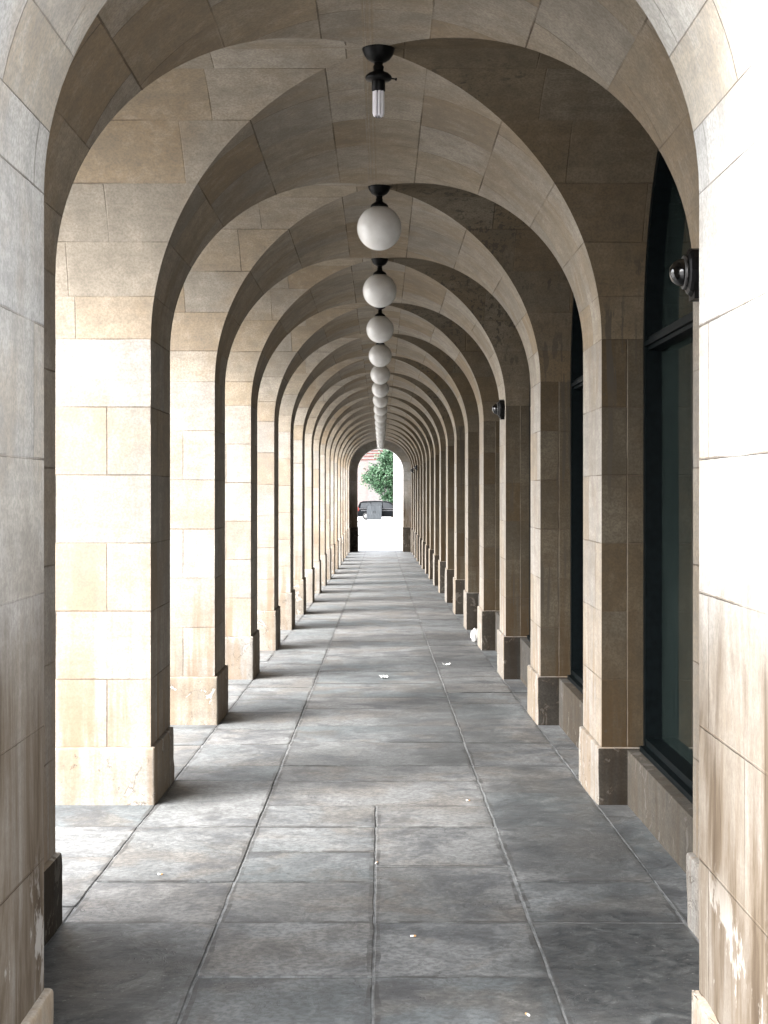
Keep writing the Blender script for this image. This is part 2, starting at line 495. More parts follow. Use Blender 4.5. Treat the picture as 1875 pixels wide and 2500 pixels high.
def worn_block(x0, x1, y0, y1, z0, z1, seed, amp, step):
    m = AMB(); m.nrm = []
    cx, cy, cz = (x0 + x1) / 2, (y0 + y1) / 2, (z0 + z1) / 2
    hx, hy, hz = (x1 - x0) / 2, (y1 - y0) / 2, (z1 - z0) / 2
    r = .013
    def disp(p):
        q = Vector((p[0] - cx, p[1] - cy, p[2] - cz))
        # rounded arrises
        inner = Vector((max(-hx + r, min(hx - r, q.x)), max(-hy + r, min(hy - r, q.y)), max(-hz + r, min(hz - r, q.z))))
        d = q - inner
        if d.length > 1e-6: q = inner + d.normalized() * min(d.length, r)
        nn = noise.noise(Vector(p) * 6.0 + Vector((seed, 0, 0)))
        n2 = noise.noise(Vector(p) * 23.0 + Vector((0, seed, 0)))
        edge = sum(1 for a, h in ((q.x, hx), (q.y, hy), (q.z, hz)) if abs(a) > h - .05)
        k = amp * (.25 * nn + .12 * n2) - (max(0, nn - .1) * amp * 1.6 if edge >= 2 else 0)
        dirv = Vector((q.x / hx, q.y / hy, q.z / hz))
        big = max(abs(dirv.x), abs(dirv.y), abs(dirv.z))
        dv = Vector((dirv.x if abs(dirv.x) > .97 else 0, dirv.y if abs(dirv.y) > .97 else 0, dirv.z if abs(dirv.z) > .97 else 0))
        if dv.length > 0: q += dv.normalized() * k
        return (q.x + cx, q.y + cy, q.z + cz)
    def cuts(a, b):
        n = max(2, int((b - a) / step))
        return [a, a + r * .4, a + r] + [a + r + (b - a - 2 * r) * i / n for i in range(1, n)] + [b - r, b - r * .4, b]
    X, Y, Z = cuts(x0, x1), cuts(y0, y1), cuts(z0, z1)
    def sheet(A, Bc, fn, uvf, nrm, flip):
        P = [[disp(fn(a, b)) for b in Bc] for a in A]
        UV = [[uvf(*fn(a, b)) for b in Bc] for a in A]
        n0 = len(m.f)
        m.grid(P, UV, 0, True, flip)
        m.nrm += [nrm] * (len(m.f) - n0)
    o = seed * .9
    uz = lambda z: -5 + .03 + .94 * (z - z0) / (z1 - z0)
    sheet(X, Z, lambda a, b: (a, y0, b), lambda x, y, z: (o + abs(x) - W, uz(z)), (0, -1, 0), False)
    sheet(X, Z, lambda a, b: (a, y1, b), lambda x, y, z: (o + abs(x) - W + 9, uz(z)), (0, 1, 0), True)
    sheet(Y, Z, lambda a, b: (x0, a, b), lambda x, y, z: (o + y, uz(z)), (-1, 0, 0), True)
    sheet(Y, Z, lambda a, b: (x1, a, b), lambda x, y, z: (o + y, uz(z)), (1, 0, 0), False)
    sheet(X, Y, lambda a, b: (a, b, z1), lambda x, y, z: (o + .1, -4.5), (0, 0, 1), False)
    return m

for k in range(NB + 1):
    make_pier(k, -1)
    make_pier(k, 1)

# the vault over each pier: a piece of the long barrel, cut by the groins of its two bays
for k in range(NB + 1):
    NT_, NY = 64, 10
    P = []; UV = []
    for i in range(NT_ + 1):
        t = PI * i / NT_
        cc = abs(math.cos(t))
        a = ctr(k - 1) + B * cc if k > 0 else Y0
        b = ctr(k) - B * cc if k < NB else Y1
        r = []; ur = []
        for j in range(NY + 1):
            y = a + (b - a) * j / NY
            r.append((W * math.cos(t), y, HS + RR * math.sin(t)))
            ur.append((y + (50 * .62 if t > PI / 2 else 0), vt(t)))
        P.append(r); UV.append(ur)
    m = AMB(); m.grid(P, UV, 0, True, True)
    m.build("barrel_vault", M_VAULT, None, (0, near(k), HS))
for k in range(NB):
    m = AMB()
    for side in (-1, 1):
        NS, NX = 64, 8
        P = []; UV = []
        for i in range(NS + 1):
            s = PI * i / NS
            xa = W * abs(math.cos(s)); xb = XO if side < 0 else XR
            r = []; ur = []
            for j in range(NX + 1):
                x = xa + (xb - xa) * j / NX
                r.append((side * x, ctr(k) + B * math.cos(s), HS + RR * math.sin(s)))
                ur.append((x - W + .62 * (40 * k + (17 if side > 0 else 0) + (9 if s > PI / 2 else 0)), vt(s)))
            P.append(r); UV.append(ur)
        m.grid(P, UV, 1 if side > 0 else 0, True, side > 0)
    m.build("cross_vault", [M_VAULT, M_VAULT_SHADE], None, (0, ctr(k), HS))

# street front above the arches, and the storey the arcade carries
m = AMB()
for k in range(NB):
    NS = 32
    for i in range(NS):
        s0, s1 = PI * i / NS, PI * (i + 1) / NS
        p = [(-XO, ctr(k) + B * math.cos(s0), HS + RR * math.sin(s0)), (-XO, ctr(k) + B * math.cos(s0), ZT),
             (-XO, ctr(k) + B * math.cos(s1), ZT), (-XO, ctr(k) + B * math.cos(s1), HS + RR * math.sin(s1))]
        m.face(p, [(q[1], vz(q[2])) for q in p])
for k in range(NB + 1):
    a = near(k) if k else Y0; b = far(k) if k < NB else Y1
    p = [(-XO, b, HS), (-XO, a, HS), (-XO, a, ZT), (-XO, b, ZT)]
    m.face(p, [(q[1], vz(q[2])) for q in p])
m.build("street_front", M_END)
m = AMB(); m.box(-XO - .05, 6.0, YA - .05, YB + .05, ZT, ZT + 4.2)
m.f = m.f; m.uv = [[(p[0] + p[1], vz(p[2])) for p in [m.v[i] for i in f]] for f in m.f]
m.build("upper_storey", M_END)
m = AMB(); m.box(XR + .01, 6.0, Y0, Y1, gz(60) - .3, ZT - .002)
m.uv = [[(p[0] + p[1], vz(p[2])) for p in [m.v[i] for i in f]] for f in m.f]
m.build("back_wall", M_END)

def end_wall(ya, yb, zb):
    m = AMB()
    NS = 48
    pts = [(-WE, zb)] + [(-WE * math.cos(PI * i / NS), HS + WE * math.sin(PI * i / NS)) for i in range(NS + 1)] + [(WE, zb)]
    vv = [vz(zb)] + [vt(PI * i / NS) for i in range(NS + 1)] + [vz(zb)]
    # reveal and soffit
    NYY = 6
    P = [[(x, ya + (yb - ya) * j / NYY, z) for j in range(NYY + 1)] for x, z in pts]
    UV = [[(ya + (yb - ya) * j / NYY + (.8 * 13 if i > NS / 2 else 0), vv[i]) for j in range(NYY + 1)] for i in range(len(pts))]
    m.grid(P, UV, 0, True)
    for y, fl in ((ya, False), (yb, True)):
        for i in range(1, NS + 1):
            (xa, za), (xb, zb_) = pts[i], pts[i + 1]
            q = [(xa, y, za), (xb, y, zb_), (xb, y, ZT - .004), (xa, y, ZT - .004)]
            if fl: q.reverse()
            m.face(q, [(p[0] + 3, vz(p[2])) for p in q])
        for xa, xb in ((-XO - .02, -WE), (WE, 6.0)):
            q = [(xa, y, zb), (xb, y, zb), (xb, y, ZT - .004), (xa, y, ZT - .004)]
            if fl: q.reverse()
            m.face(q, [(p[0] + 3, vz(p[2])) for p in q])
    for x, fl in ((-XO - .02, True), (6.0, False)):
        q = [(x, ya, zb), (x, yb, zb), (x, yb, ZT - .004), (x, ya, ZT - .004)]
        if fl: q.reverse()
        m.face(q, [(p[1], vz(p[2])) for p in q])
    org = (0, (ya + yb) / 2, zb)
    o = m.build("end_wall", M_END, None, org)
    PIER_ORG[o.name] = Vector(org)
    for side in (-1, 1):
        x0, x1 = sorted((side * (WE - .024), side * (WE + .3)))
        w_ = worn_block(x0, x1, ya - .02, yb + .024, zb - .02, ZP, 5 + side + int(ya), .02, .05)
        w_.mi = [1 if (nn[1] < -.7 and ya > 20) else 0 for nn in w_.nrm]
        w_.build("plinth", [M_PLINTH, M_DARKPL], o, org)
    return o
end_wall(YA, Y0 - .002, gz(3.7) - .05)
end_wall(Y1 + .002, YB, gz(59.7) - .05)

# ------------------------------------------------------------------ windows of the right-hand wall
def glass_mat():
    t = NT("dark_window_glass")
    p = t.pos()
    n = t.noise(p, 1.3, 3)
    sm = t.noise(t.scale(p, (6, 6, .8)), 2, 4)
    c = t.mix(t.ramp(sm, .4, .7), (0.009, 0.0135, 0.0125), (0.016, 0.0225, 0.0205))
    t.link(c, t.bsdf.inputs['Base Color'])
    t.link(t.ramp(sm, .4, .75, .02, .07), t.bsdf.inputs['Roughness'])
    t.bsdf.inputs['IOR'].default_value = 1.9
    t.link(t.bump(n, .06, .02), t.bsdf.inputs['Normal'])
    return t.m
M_GLASS = glass_mat()
XF, XG = 1.412, 1.500
ZS = ZP - .012                                     # sill
def arch_path(r, zb, n=40):
    return [(r, zb)] + [(r * math.cos(PI * i / n), HS + r * math.sin(PI * i / n)) for i in range(n + 1)] + [(-r, zb)]
for k in range(NB):
    y = ctr(k)
    org = Vector((XG, y, ZS))
    win = AMB()                                     # the fixed frame is the window's own mesh
    r0, r1 = B - .0015, B - .062
    a, b = arch_path(r0, ZS), arch_path(r1, ZS)
    for i in range(len(a) - 1):
        for x, rev in ((XF, True),):
            q = [(x, y + a[i][0], a[i][1]), (x, y + a[i + 1][0], a[i + 1][1]), (x, y + b[i + 1][0], b[i + 1][1]), (x, y + b[i][0], b[i][1])]
            win.face(q)
        q = [(XF, y + b[i][0], b[i][1]), (XF, y + b[i + 1][0], b[i + 1][1]), (XG + .01, y + b[i + 1][0], b[i + 1][1]), (XG + .01, y + b[i][0], b[i][1])]
        win.face(q)
    win.box(XF + .003, XG + .01, y - r1 - .02, y + r1 + .02, ZS + .002, ZS + .065)
    win.box(XF - .03, XG + .01, y - r1 + .003, y + r1 - .003, ZS + .001, ZS + .03)
    w_ = win.build("window", M_FRAME, None, org)
    PIER_ORG[w_.name] = org
    tr = AMB()
    tr.box(XF + .015, XG + .01, y - r1 + .001, y + r1 - .001, HS - .065, HS + .005)
    tr.box(XF - .004, XG + .01, y - r1 + .001, y + r1 - .001, HS - .045, HS - .02)
    tr.build("transom", M_FRAME, w_, org)
    g = AMB()
    pth = arch_path(B + .01, ZS + .01)
    low = [p for p in pth if p[1] <= HS] 
    pts = [(XG, y + p[0], p[1]) for p in pth]
    g.face(pts, [(p[1], p[2]) for p in pts])
    g.build("glass", M_GLASS, w_, org)
    # wall under the window
    s = AMB()
    n0, n1 = far(k), near(k + 1)
    zb = gz(y) - .08
    s.box(1.325, XR, n0 + .026, n1 - .026, zb, ZS)
    s.uv = [[(p[1] + .95 * k * 3, vz(p[2])) for p in [s.v[i] for i in f]] for f in s.f]
    so = (1.325, y, ZS)
    s.build("sill_wall", M_SILL, None, so)

# ------------------------------------------------------------------ ground, paving, road
def sheet(name, x0, x1, ys, dz, mat, kind='structure'):
    m = MB()
    for a, b in zip(ys[:-1], ys[1:]):
        m.face([(x0, a, gz(a) + dz), (x1, a, gz(a) + dz), (x1, b, gz(b) + dz), (x0, b, gz(b) + dz)])
    o = m.build(name, mat)
    tag(o, kind=kind)
    return o
ys = [-400, -100, 0, 2.5] + [4 + 3 * i for i in range(19)] + [60, 80, 100, 150, 200, 260, 400, 900]
sheet("ground", -500, 500, ys, -.03, M_GROUND)

pav = MB()
rs = random.Random(3)
def slab(x0, x1, y0, y1, detail):
    g = .003 + rs.random() * .0015
    tone = (rs.random(), rs.random(), 0.0)
    lift = rs.uniform(-.003, .003)
    tx, ty = rs.uniform(-.0015, .0015), rs.uniform(-.0015, .0015)
    x0 += g; x1 -= g; y0 += g; y1 -= g
    cx, cy = (x0 + x1) / 2, (y0 + y1) / 2
    n = 9 if detail else 2
    ring = []
    cor = [(x0, y0), (x1, y0), (x1, y1), (x0, y1)]
    for i in range(4):
        (ax, ay), (bx, by) = cor[i], cor[(i + 1) % 4]
        for j in range(n):
            f = j / n
            px, py = ax + (bx - ax) * f, ay + (by - ay) * f
            if detail:
                q = noise.noise((px * 9, py * 9, 1.3)) * .0045 + noise.noise((px * 31, py * 31, 4.1)) * .002
                dx, dy = cx - px, cy - py
                if i % 2 == 0: py += q
                else: px += q
                if j == 0: px += (cx - px) * .006; py += (cy - py) * .006
            ring.append((px, py))
    def z(px, py, d): return gz(py) + lift + tx * (px - cx) / .5 + ty * (py - cy) / .5 + d
    top = []
    for px, py in ring:
        k = .004 / max(.05, math.hypot(cx - px, cy - py))
        top.append((px + (cx - px) * k, py + (cy - py) * k))
    T = [(px, py, z(px, py, 0)) for px, py in top]
    R = [(px, py, z(px, py, -.002)) for px, py in ring]
    D = [(px, py, z(px, py, -.02)) for px, py in ring]
    inn = []
    for (px, py), k in zip(top, range(len(top))):
        q = (.013 + .009 * noise.noise((px * 7, py * 7, 2.2))) / max(.05, math.hypot(cx - px, cy - py)) * 1.3
        qx, qy = px + (cx - px) * q, py + (cy - py) * q
        inn.append((qx, qy, z(qx, qy, 0)))
    edge = (tone[0], tone[1], 1.0)
    pav.face(inn, None, 0, False, tone)
    for i in range(len(T)):
        j = (i + 1) % len(T)
        pav.face([T[i], T[j], inn[j], inn[i]], None, 0, False, edge)
    for i in range(len(T)):
        j = (i + 1) % len(T)
        pav.face([R[i], R[j], T[j], T[i]], None, 0, False, edge)
        pav.face([D[i], D[j], R[j], R[i]], None, 0, False, edge)
def strip(x0, x1, ysl, dmax=22):
    for a, b in zip(ysl[:-1], ysl[1:]): slab(x0, x1, a, b, a < dmax)
def rand_ys(a, b, lo, hi, fixed=()):
    out = [a]
    for v in fixed: out.append(v)
    while out[-1] < b - hi: out.append(out[-1] + rs.uniform(lo, hi))
    out.append(b)
    return out
NEAR = [3.2, 3.85, 4.45, 5.08]
YE = 61.0
strip(-1.165, -.585, rand_ys(3.2, YE, .55, 1.25, [4.3, 5.77, 6.41, 7.54, 8.86, 9.4, 10.3]))
strip(-.585, 0.0, NEAR + [5.77, 6.41, 6.98, 7.54, 8.10])
strip(0.0, .585, NEAR + [5.77, 6.70, 7.54, 8.10])
strip(-.585, .585, rand_ys(8.10, YE, .6, 1.5, [8.86, 9.4, 10.4, 11.2, 12.2]))
strip(.585, 1.165, rand_ys(3.2, YE, .6, 1.3, [4.3, 5.77, 6.41, 7.54, 8.5, 9.4]))
strip(1.165, 1.345, rand_ys(3.2, YE, .9, 1.6, [4.2, 5.3, 6.45, 7.8]))
xs = [-1.165, -2.05, -2.75, -3.5, -4.2]
for a, b in zip(xs[1:], xs[:-1]):
    strip(a, b, rand_ys(2.0 + rs.random() * .4, YE, .6, 1.2), 14)
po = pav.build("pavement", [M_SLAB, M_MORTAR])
tag(po, kind='structure')
bed = MB()
yy = [1.8, 3.0] + [4 + 2 * i for i in range(29)] + [61.2]
for a, b in zip(yy[:-1], yy[1:]):
    bed.face([(-4.25, a, gz(a) - .004), (1.36, a, gz(a) - .004), (1.36, b, gz(b) - .004), (-4.25, b, gz(b) - .004)])
tag(bed.build("pavement_bedding", M_MORTAR), kind='structure')

# the street across the far end
road = sheet("road", -300, 300, [84, 100, 118, 133], -.024, M_ASPH)
kerb = MB()
for y0, y1 in ((83.7, 84.0), (133.0, 133.3)):
    z = gz(y0)
    kerb.box(-300, 300, y0, y1, z - .1, z + .09)
tag(kerb.build("kerb", plain("granite_kerb", (.11, .11, .112), .8)), kind='structure')
sheet("far_pavement", -300, 300, [133.3, 150, 170], .08, M_GROUND)

# ------------------------------------------------------------------ lamps under the vault crossings
def opal():
    t = NT("opal_glass")
    p = t.pos()
    n = t.noise(p, 9, 4)
    c = t.mix(t.ramp(n, .35, .7), (0.64, 0.625, 0.60), (0.72, 0.71, 0.69))
    t.link(c, t.bsdf.inputs['Base Color'])
    t.bsdf.inputs['Roughness'].default_value = .1
    t.bsdf.inputs['Subsurface Weight'].default_value = .25
    t.bsdf.inputs['Subsurface Radius'].default_value = (.05, .05, .05)
    return t.m
M_OPAL = opal()
M_TUBE = plain("lamp_tube_glass", (0.78, 0.76, 0.80), .25, 0, .5, .04)
M_SOCK = plain("black_lampholder", (0.004, 0.004, 0.004), .4, 0, .12, .3)
CAPZ = HS + RR
ords = ["second", "third", "fourth", "fifth", "sixth", "seventh", "eighth", "ninth", "tenth", "eleventh", "twelfth", "thirteenth", "fourteenth", "fifteenth", "sixteenth"]
def cap_mesh():
    m = MB()
    m.lathe([(0.0, .012), (.074, .012), (.0745, -.004), (.071, -.012), (.064, -.03), (.05, -.048), (.034, -.058), (.022, -.064), (0, -.064)], n=32)
    return m
def copy_tree(o, parent=None):
    c = o.copy(); COL.objects.link(c); c.parent = parent
    for ch in list(o.children): copy_tree(ch, c)
    return c
lx = .014
l0 = thing("ceiling_lamp", "nearest ceiling lamp, missing its globe, with a bare white tube bulb", "lamp", (lx, ctr(0), CAPZ), group="lamps along the crown of the vault")
cap_mesh().build("ceiling_rose", M_IRON, l0)
m = MB(); m.lathe([(.021, -.06), (.019, -.072), (.025, -.082), (.023, -.095), (.026, -.104), (.045, -.112), (.058, -.123), (.061, -.132), (.057, -.14), (.03, -.145)], n=28)
m.tube([(.05, 0, -.133), (.078, 0, -.137)], [.004, .003]); m.tube([(.076, 0, -.137), (.083, 0, -.138)], [.007, .006])
m.build("gallery", M_IRON, l0)
m = MB(); m.lathe([(.03, -.142), (.031, -.19), (.028, -.193), (0, -.193)], n=24)
m.build("lampholder", M_SOCK, l0)
m = MB()
for a in range(8):
    an = 2 * PI * a / 8 + .2
    x, y = .0205 * math.cos(an), .0205 * math.sin(an)
    m.tube([(x, y, -.19), (x, y, -.292), (x * .9, y * .9, -.302), (x * .6, y * .6, -.307)], [.0068, .0068, .006, .004], 10)
m.build("tube_bulb", M_TUBE, l0)
l1 = thing("ceiling_lamp", "second ceiling lamp from the front and largest white globe", "lamp", (lx, ctr(1), CAPZ), group="lamps along the crown of the vault")
cap_mesh().build("ceiling_rose", M_IRON, l1)
m = MB(); m.lathe([(.023, -.06), (.019, -.075), (.024, -.085), (.022, -.096), (.03, -.104), (.05, -.116), (.058, -.126), (.058, -.136), (.05, -.14)], n=28)
m.build("gallery", M_IRON, l1)
m = MB()
GR, GC = .146, -.272
m.lathe([(max(0, GR * math.sin(PI * i / 28)), GC + GR * math.cos(PI * i / 28)) for i in range(2, 29)], n=40)
m.build("globe", M_OPAL, l1)
for k in range(2, NB):
    c = copy_tree(l1)
    c.location = (lx, ctr(k), CAPZ)
    c.rotation_euler = (0, 0, rs.random() * 6)
    c['label'] = f"white globe ceiling lamp, {ords[k-1]} in the line from the front" if k < NB - 1 else "farthest white globe lamp, hanging against the end arch"

# ------------------------------------------------------------------ dome cameras on the right-hand piers
M_DOME = plain("smoked_dome", (0.002, 0.002, 0.002), .05, 0, .6, .2)
M_RIM = plain("grey_camera_rim", (0.03, 0.029, 0.028), .35, 0, .5, .1)
dc = thing("dome_camera", "largest dome camera, black, on the right pier just inside the entrance", "camera", (W, 5.60, E + .80), group="dome cameras on the right-hand piers")
m = MB()
m.lathe([(.0, .004), (.088, .002), (.088, -.040), (.080, -.050), (.066, -.056), (.060, -.064), (0, -.064)], axis='x', n=12, smooth=False)
m.box(-.036, .001, -.05, .05, -.10, -.06)
m.build("housing", M_IRON, dc)
m = MB(); m.lathe([(.061, -.060), (.061, -.067), (.056, -.070), (.050, -.067)], axis='x', n=32)
m.build("rim", M_RIM, dc)
m = MB(); m.lathe([(.051 * math.cos(PI / 2 * i / 12), -.066 - .051 * math.sin(PI / 2 * i / 12)) for i in range(13)], axis='x', n=32)
m.build("dome", M_DOME, dc)
for k, lab in ((3, "black dome camera on the fourth right pier, halfway down in size"), (14, "tiny dark dome camera far down the right wall, nearer of the last two"), (16, "tiny dark dome camera on the right wall, next to the end arch")):
    c = copy_tree(dc); c.location = (W, near(k) + (.18 if k == 3 else .4), E + .79); c['label'] = lab

# ------------------------------------------------------------------ litter on the paving
M_PAPER = plain("white_paper", (0.75, 0.74, 0.72), .8, 0, .3, .08)
M_FILTER = plain("cork_filter", (0.50, 0.30, 0.14), .8, 0, .3, .2)
def px(xp, yp):                                     # photo pixel on the paving -> point on the ground
    lo, hi = 3.0, 60.0
    for _ in range(40):
        d = (lo + hi) / 2
        if 1202 + 3757 * hfun(d) / d > yp: lo = d
        else: hi = d
    return (.026 + (xp - 930.5) * lo / 3757, lo, gz(lo))
def scrap(p, w, d, label, seed, rot=0):
    m = MB(); r = random.Random(seed)
    n = 7
    P = [[None] * (n + 1) for _ in range(n + 1)]
    for i in range(n + 1):
        for j in range(n + 1):
            a, b = i / n - .5, j / n - .5
            e = noise.noise((a * 3 + seed, b * 3, 0))
            P[i][j] = (w * (a + .12 * noise.noise((b * 4, seed, 1))), d * (b + .12 * noise.noise((a * 4, seed, 2))), .010 + .02 * e + .035 * max(0, abs(a) - .3) + .0)
    UV = [[(0, 0)] * (n + 1) for _ in range(n + 1)]
    m.grid(P, UV, 0, True)
    m.grid([[(x, y, z - .0015) for x, y, z in r_] for r_ in P], UV, 0, True, True)
    o = m.build("paper_scrap", M_PAPER)
    o.location = (p[0], p[1], p[2] + .004); o.rotation_euler = (0, 0, rot)
    tag(o, label, "litter", "paper litter on the paving")
scrap(px(936, 1656), .05, .08, "crumpled white paper scrap lying near the middle of the walk", 1, .6)
scrap(px(1089, 1625), .075, .055, "flat white paper scrap right of the middle joint in the paving", 2, .1)
# a screwed-up white bag against the foot of a right-hand pier
bx, by, bz = px(1160, 1566)
m = MB()
P = []; UV = []
for i in range(15):
    th = PI * i / 14
    row = []
    for j in range(25):
        ph = 2 * PI * j / 24
        d = Vector((math.sin(th) * math.cos(ph), math.sin(th) * math.sin(ph), math.cos(th)))
        rr = 1 + .30 * noise.noise(d * 2.2) + .16 * abs(noise.noise(d * 6))
        row.append((d.x * .05 * rr, d.y * .06 * rr, .075 + d.z * .075 * rr))
    P.append(row); UV.append([(0, 0)] * 25)
m.grid(P, UV, 0, True)
o = m.build("paper_bag", M_PAPER); o.location = (bx, by, bz)
tag(o, "crumpled white bag standing against the foot of a right pier", "litter")
def butt(p, rot, label):
    t = thing("cigarette_butt", label, "cigarette butt", (p[0], p[1], p[2] + .0045), rot, "cigarette butts on the paving")
    m = MB(); m.lathe([(0, -.008), (.0035, -.008), (.0035, .004), (0, .004)], axis='x', n=10); m.build("paper", M_PAPER, t)
    m = MB(); m.lathe([(0, .004), (.0036, .004), (.0036, .013), (0, .013)], axis='x', n=10); m.build("filter", M_FILTER, t)
for (a, b), r, lab in (((1142, 1956), .4, "cigarette butt beside the right-hand long paving joint"), ((919, 2109), 1.2, "cigarette butt on the middle paving joint"),
                       ((390, 2137), .1, "cigarette butt on the bright left-hand slabs"), ((1007, 2288), .2, "cigarette butt at the bottom right of the middle joint"),
                       ((1289, 2481), 2.0, "cigarette butt nearest the camera, low on the right")):
    butt(px(a, b), r, lab)

# ------------------------------------------------------------------ beyond the far arch
CX = .026
def at(xp, d): return CX + (xp - 930.5) * d / 3757
# white stone corner building
M_WHITE = stone("white_stone", w=1.2, offs=(.1, .6), base=(0.3, 0.29, 0.285), dirt=0, spread=.4)
wb = thing("white_building", "pale stone building corner standing right of the tree past the end arch", "building", (5.0, 115, gz(112)))
m = MB()
bx0 = at(964.7, 107) - 5.0
m.box(bx0, 9, -8, 8, -.6, 15)
m.uv = [[(p[0] + p[1], p[2] / .6) for p in [m.v[i] for i in f]] for f in m.f]
m.build("wall", M_WHITE, wb)
m = MB(); m.box(bx0 - .15, 9.15, -8.15, 8.15, 15, 15.5); m.build("cornice", M_WHITE, wb)
m = MB(); m.box(bx0 - .06, 9.06, -8.06, 8.06, -.5, .45); m.build("base_course", M_WHITE, wb)

# brick building behind
def brick_mat():
    t = NT("red_brick")
    b = t.n.new("ShaderNodeTexBrick")
    u = t.n.new("ShaderNodeUVMap"); u.uv_map = "UVMap"
    t.link(u.outputs[0], b.inputs['Vector'])
    b.inputs['Scale'].default_value = 1.0
    b.inputs['Brick Width'].default_value = .23; b.inputs['Row Height'].default_value = .075; b.inputs['Mortar Size'].default_value = .008
    b.inputs['Color1'].default_value = (.115, .086, .082, 1); b.inputs['Color2'].default_value = (.13, .10, .096, 1); b.inputs['Mortar'].default_value = (.14, .125, .12, 1)
    t.link(b.outputs[0], t.bsdf.inputs['Base Color'])
    t.bsdf.inputs['Roughness'].default_value = .9
    return t.m
M_BRICK = brick_mat()
M_PALE = plain("pale_stone_band", (.11, .102, .10), .85, 0, .3, .1, 3)
M_REDB = plain("dark_red_brick", (.09, .03, .024), .9, 0, .3, .2, 3)
M_DKGL = plain("dark_window", (.010, .012, .014), .15, 0, .3, .2, 3)
bb = thing("brick_building", "pink brick building with pale and red bands behind the tree", "building", (0, 172, gz(170)))
def zpix(y, d): return E + (1202 - y) * d / 3757 - gz(170)
m = MB(); m.box(-22, 22, 0, 12, -.5, 16)
m.uv = [[(p[0] + p[1], p[2]) for p in [m.v[i] for i in f]] for f in m.f]
m.build("wall", M_BRICK, bb)
for i, yy_ in enumerate((1093, 1099.5, 1106, 1112.5, 1121)):
    z0 = zpix(yy_ + 2.2, 172); z1 = zpix(yy_, 172)
    m = MB(); m.box(-22.05, 22.05, -.06, .5, z0, z1); m.build("string_course", M_REDB, bb)
    m = MB(); m.box(-22.02, 22.02, -.04, .5, z1 + .002, z1 + .17); m.build("stone_band", M_PALE, bb)
m = MB(); m.box(at(898, 172), at(898, 172) + 14, -.35, .1, -.5, zpix(1124, 172)); m.build("projecting_bay", M_PALE, bb)
for xw in (-17, -12.5, -8, -4.6, 6, 11, 16):
    m = MB(); m.box(xw - .7, xw + .7, -.03 if xw < 0 else -.38, .2, 2.0, 4.6); f = m.build("window", M_DKGL, bb)
m = MB(); m.box(-22.4, 22.4, -.4, 12.4, 16, 16.5); m.build("cornice", M_PALE, bb)

# tree
def leaf_mat():
    t = NT("leaves")
    p = t.pos()
    a = t.n.new("ShaderNodeVertexColor"); a.layer_name = "tone"
    tn = t.sep(a.outputs[0])
    c = t.mix(tn[0], (0.009, 0.032, 0.013), (0.034, 0.088, 0.036))
    t.link(c, t.bsdf.inputs['Base Color'])
    t.bsdf.inputs['Roughness'].default_value = .6
    t.bsdf.inputs['Transmission Weight'].default_value = 0
    return t.m
M_LEAF = leaf_mat()
M_BARK = plain("bark", (.10, .075, .055), .9, 0, .2, .3, 6, .5)
TD = 152.0
tr = thing("street_tree", "leafy green street tree between the parked car and the brick building", "tree", (at(960, TD), TD, gz(TD) + .08))
m = MB()
m.tube([(0, 0, -.1), (.05, 0, 1.2), (-.03, .05, 2.4), (.1, 0, 4.0), (.05, 0, 6.0)], [.22, .17, .15, .10, .04], 10)
rt = random.Random(11)
tips = []
for i in range(14):
    z0 = 1.7 + rt.random() * 3.4
    an = rt.random() * 2 * PI
    ln = rt.uniform(1.2, 2.5) * (1 - (z0 - 1.7) / 7)
    e = (ln * math.cos(an), ln * math.sin(an), z0 + rt.uniform(.1, 1.2))
    m.tube([(0, 0, z0), (e[0] * .5, e[1] * .5, z0 + .35), e], [.06, .04, .015], 6)
    tips.append(e)
m.build("trunk", M_BARK, tr)
def zt(y): return E + (1202 - y) * TD / 3757 - gz(TD) - .08
def xt(x): return at(x, TD) - at(960, TD)
clumps = [(900, 1168, .75), (912, 1150, .7), (918, 1180, .75), (930, 1160, .9), (940, 1135, .8), (952, 1150, 1.0), (945, 1180, .8), (935, 1118, .55),
          (945, 1112, .7), (955, 1104, .8), (960, 1125, .9), (968, 1095, 1.0), (975, 1140, 1.1), (965, 1170, .9), (930, 1196, .45), (948, 1207, .55), (940, 1214, .45),
          (955, 1222, .4), (926, 1192, .4), (966, 1214, .6), (985, 1190, 1.1), (990, 1120, 1.2), (995, 1160, 1.2), (980, 1212, .8), (958, 1193, .4)]
m = MB()
for (xx, yy_, r) in clumps:
    for d0 in (rt.uniform(-1.2, .2), rt.uniform(-.2, 1.4)):
        cxx, cyy, czz = xt(xx), d0, zt(yy_)
        shade = rt.random()
        for i in range(int(300 * r * r) + 90):
            v = Vector((rt.gauss(0, .48), rt.gauss(0, .48), rt.gauss(0, .42)))
            p = Vector((cxx, cyy, czz)) + v * r * (.95 + .8 * noise.noise(v * 2.5 + Vector((xx, yy_, d0))))
            s = rt.uniform(.08, .15)
            a = Vector((rt.gauss(0, 1), rt.gauss(0, 1), rt.gauss(0, .6))).normalized()
            b = a.cross(Vector((rt.gauss(0, 1), rt.gauss(0, 1), rt.gauss(0, 1)))).normalized()
            tn = min(1, max(0, .5 + .35 * (shade - .5) + rt.uniform(-.3, .3)))
            m.face([p - a * s, p - b * s * .6, p + a * s, p + b * s * .6], [(0, 0)] * 4, 0, False, (tn, tn, tn))
m.build("crown", M_LEAF, tr)

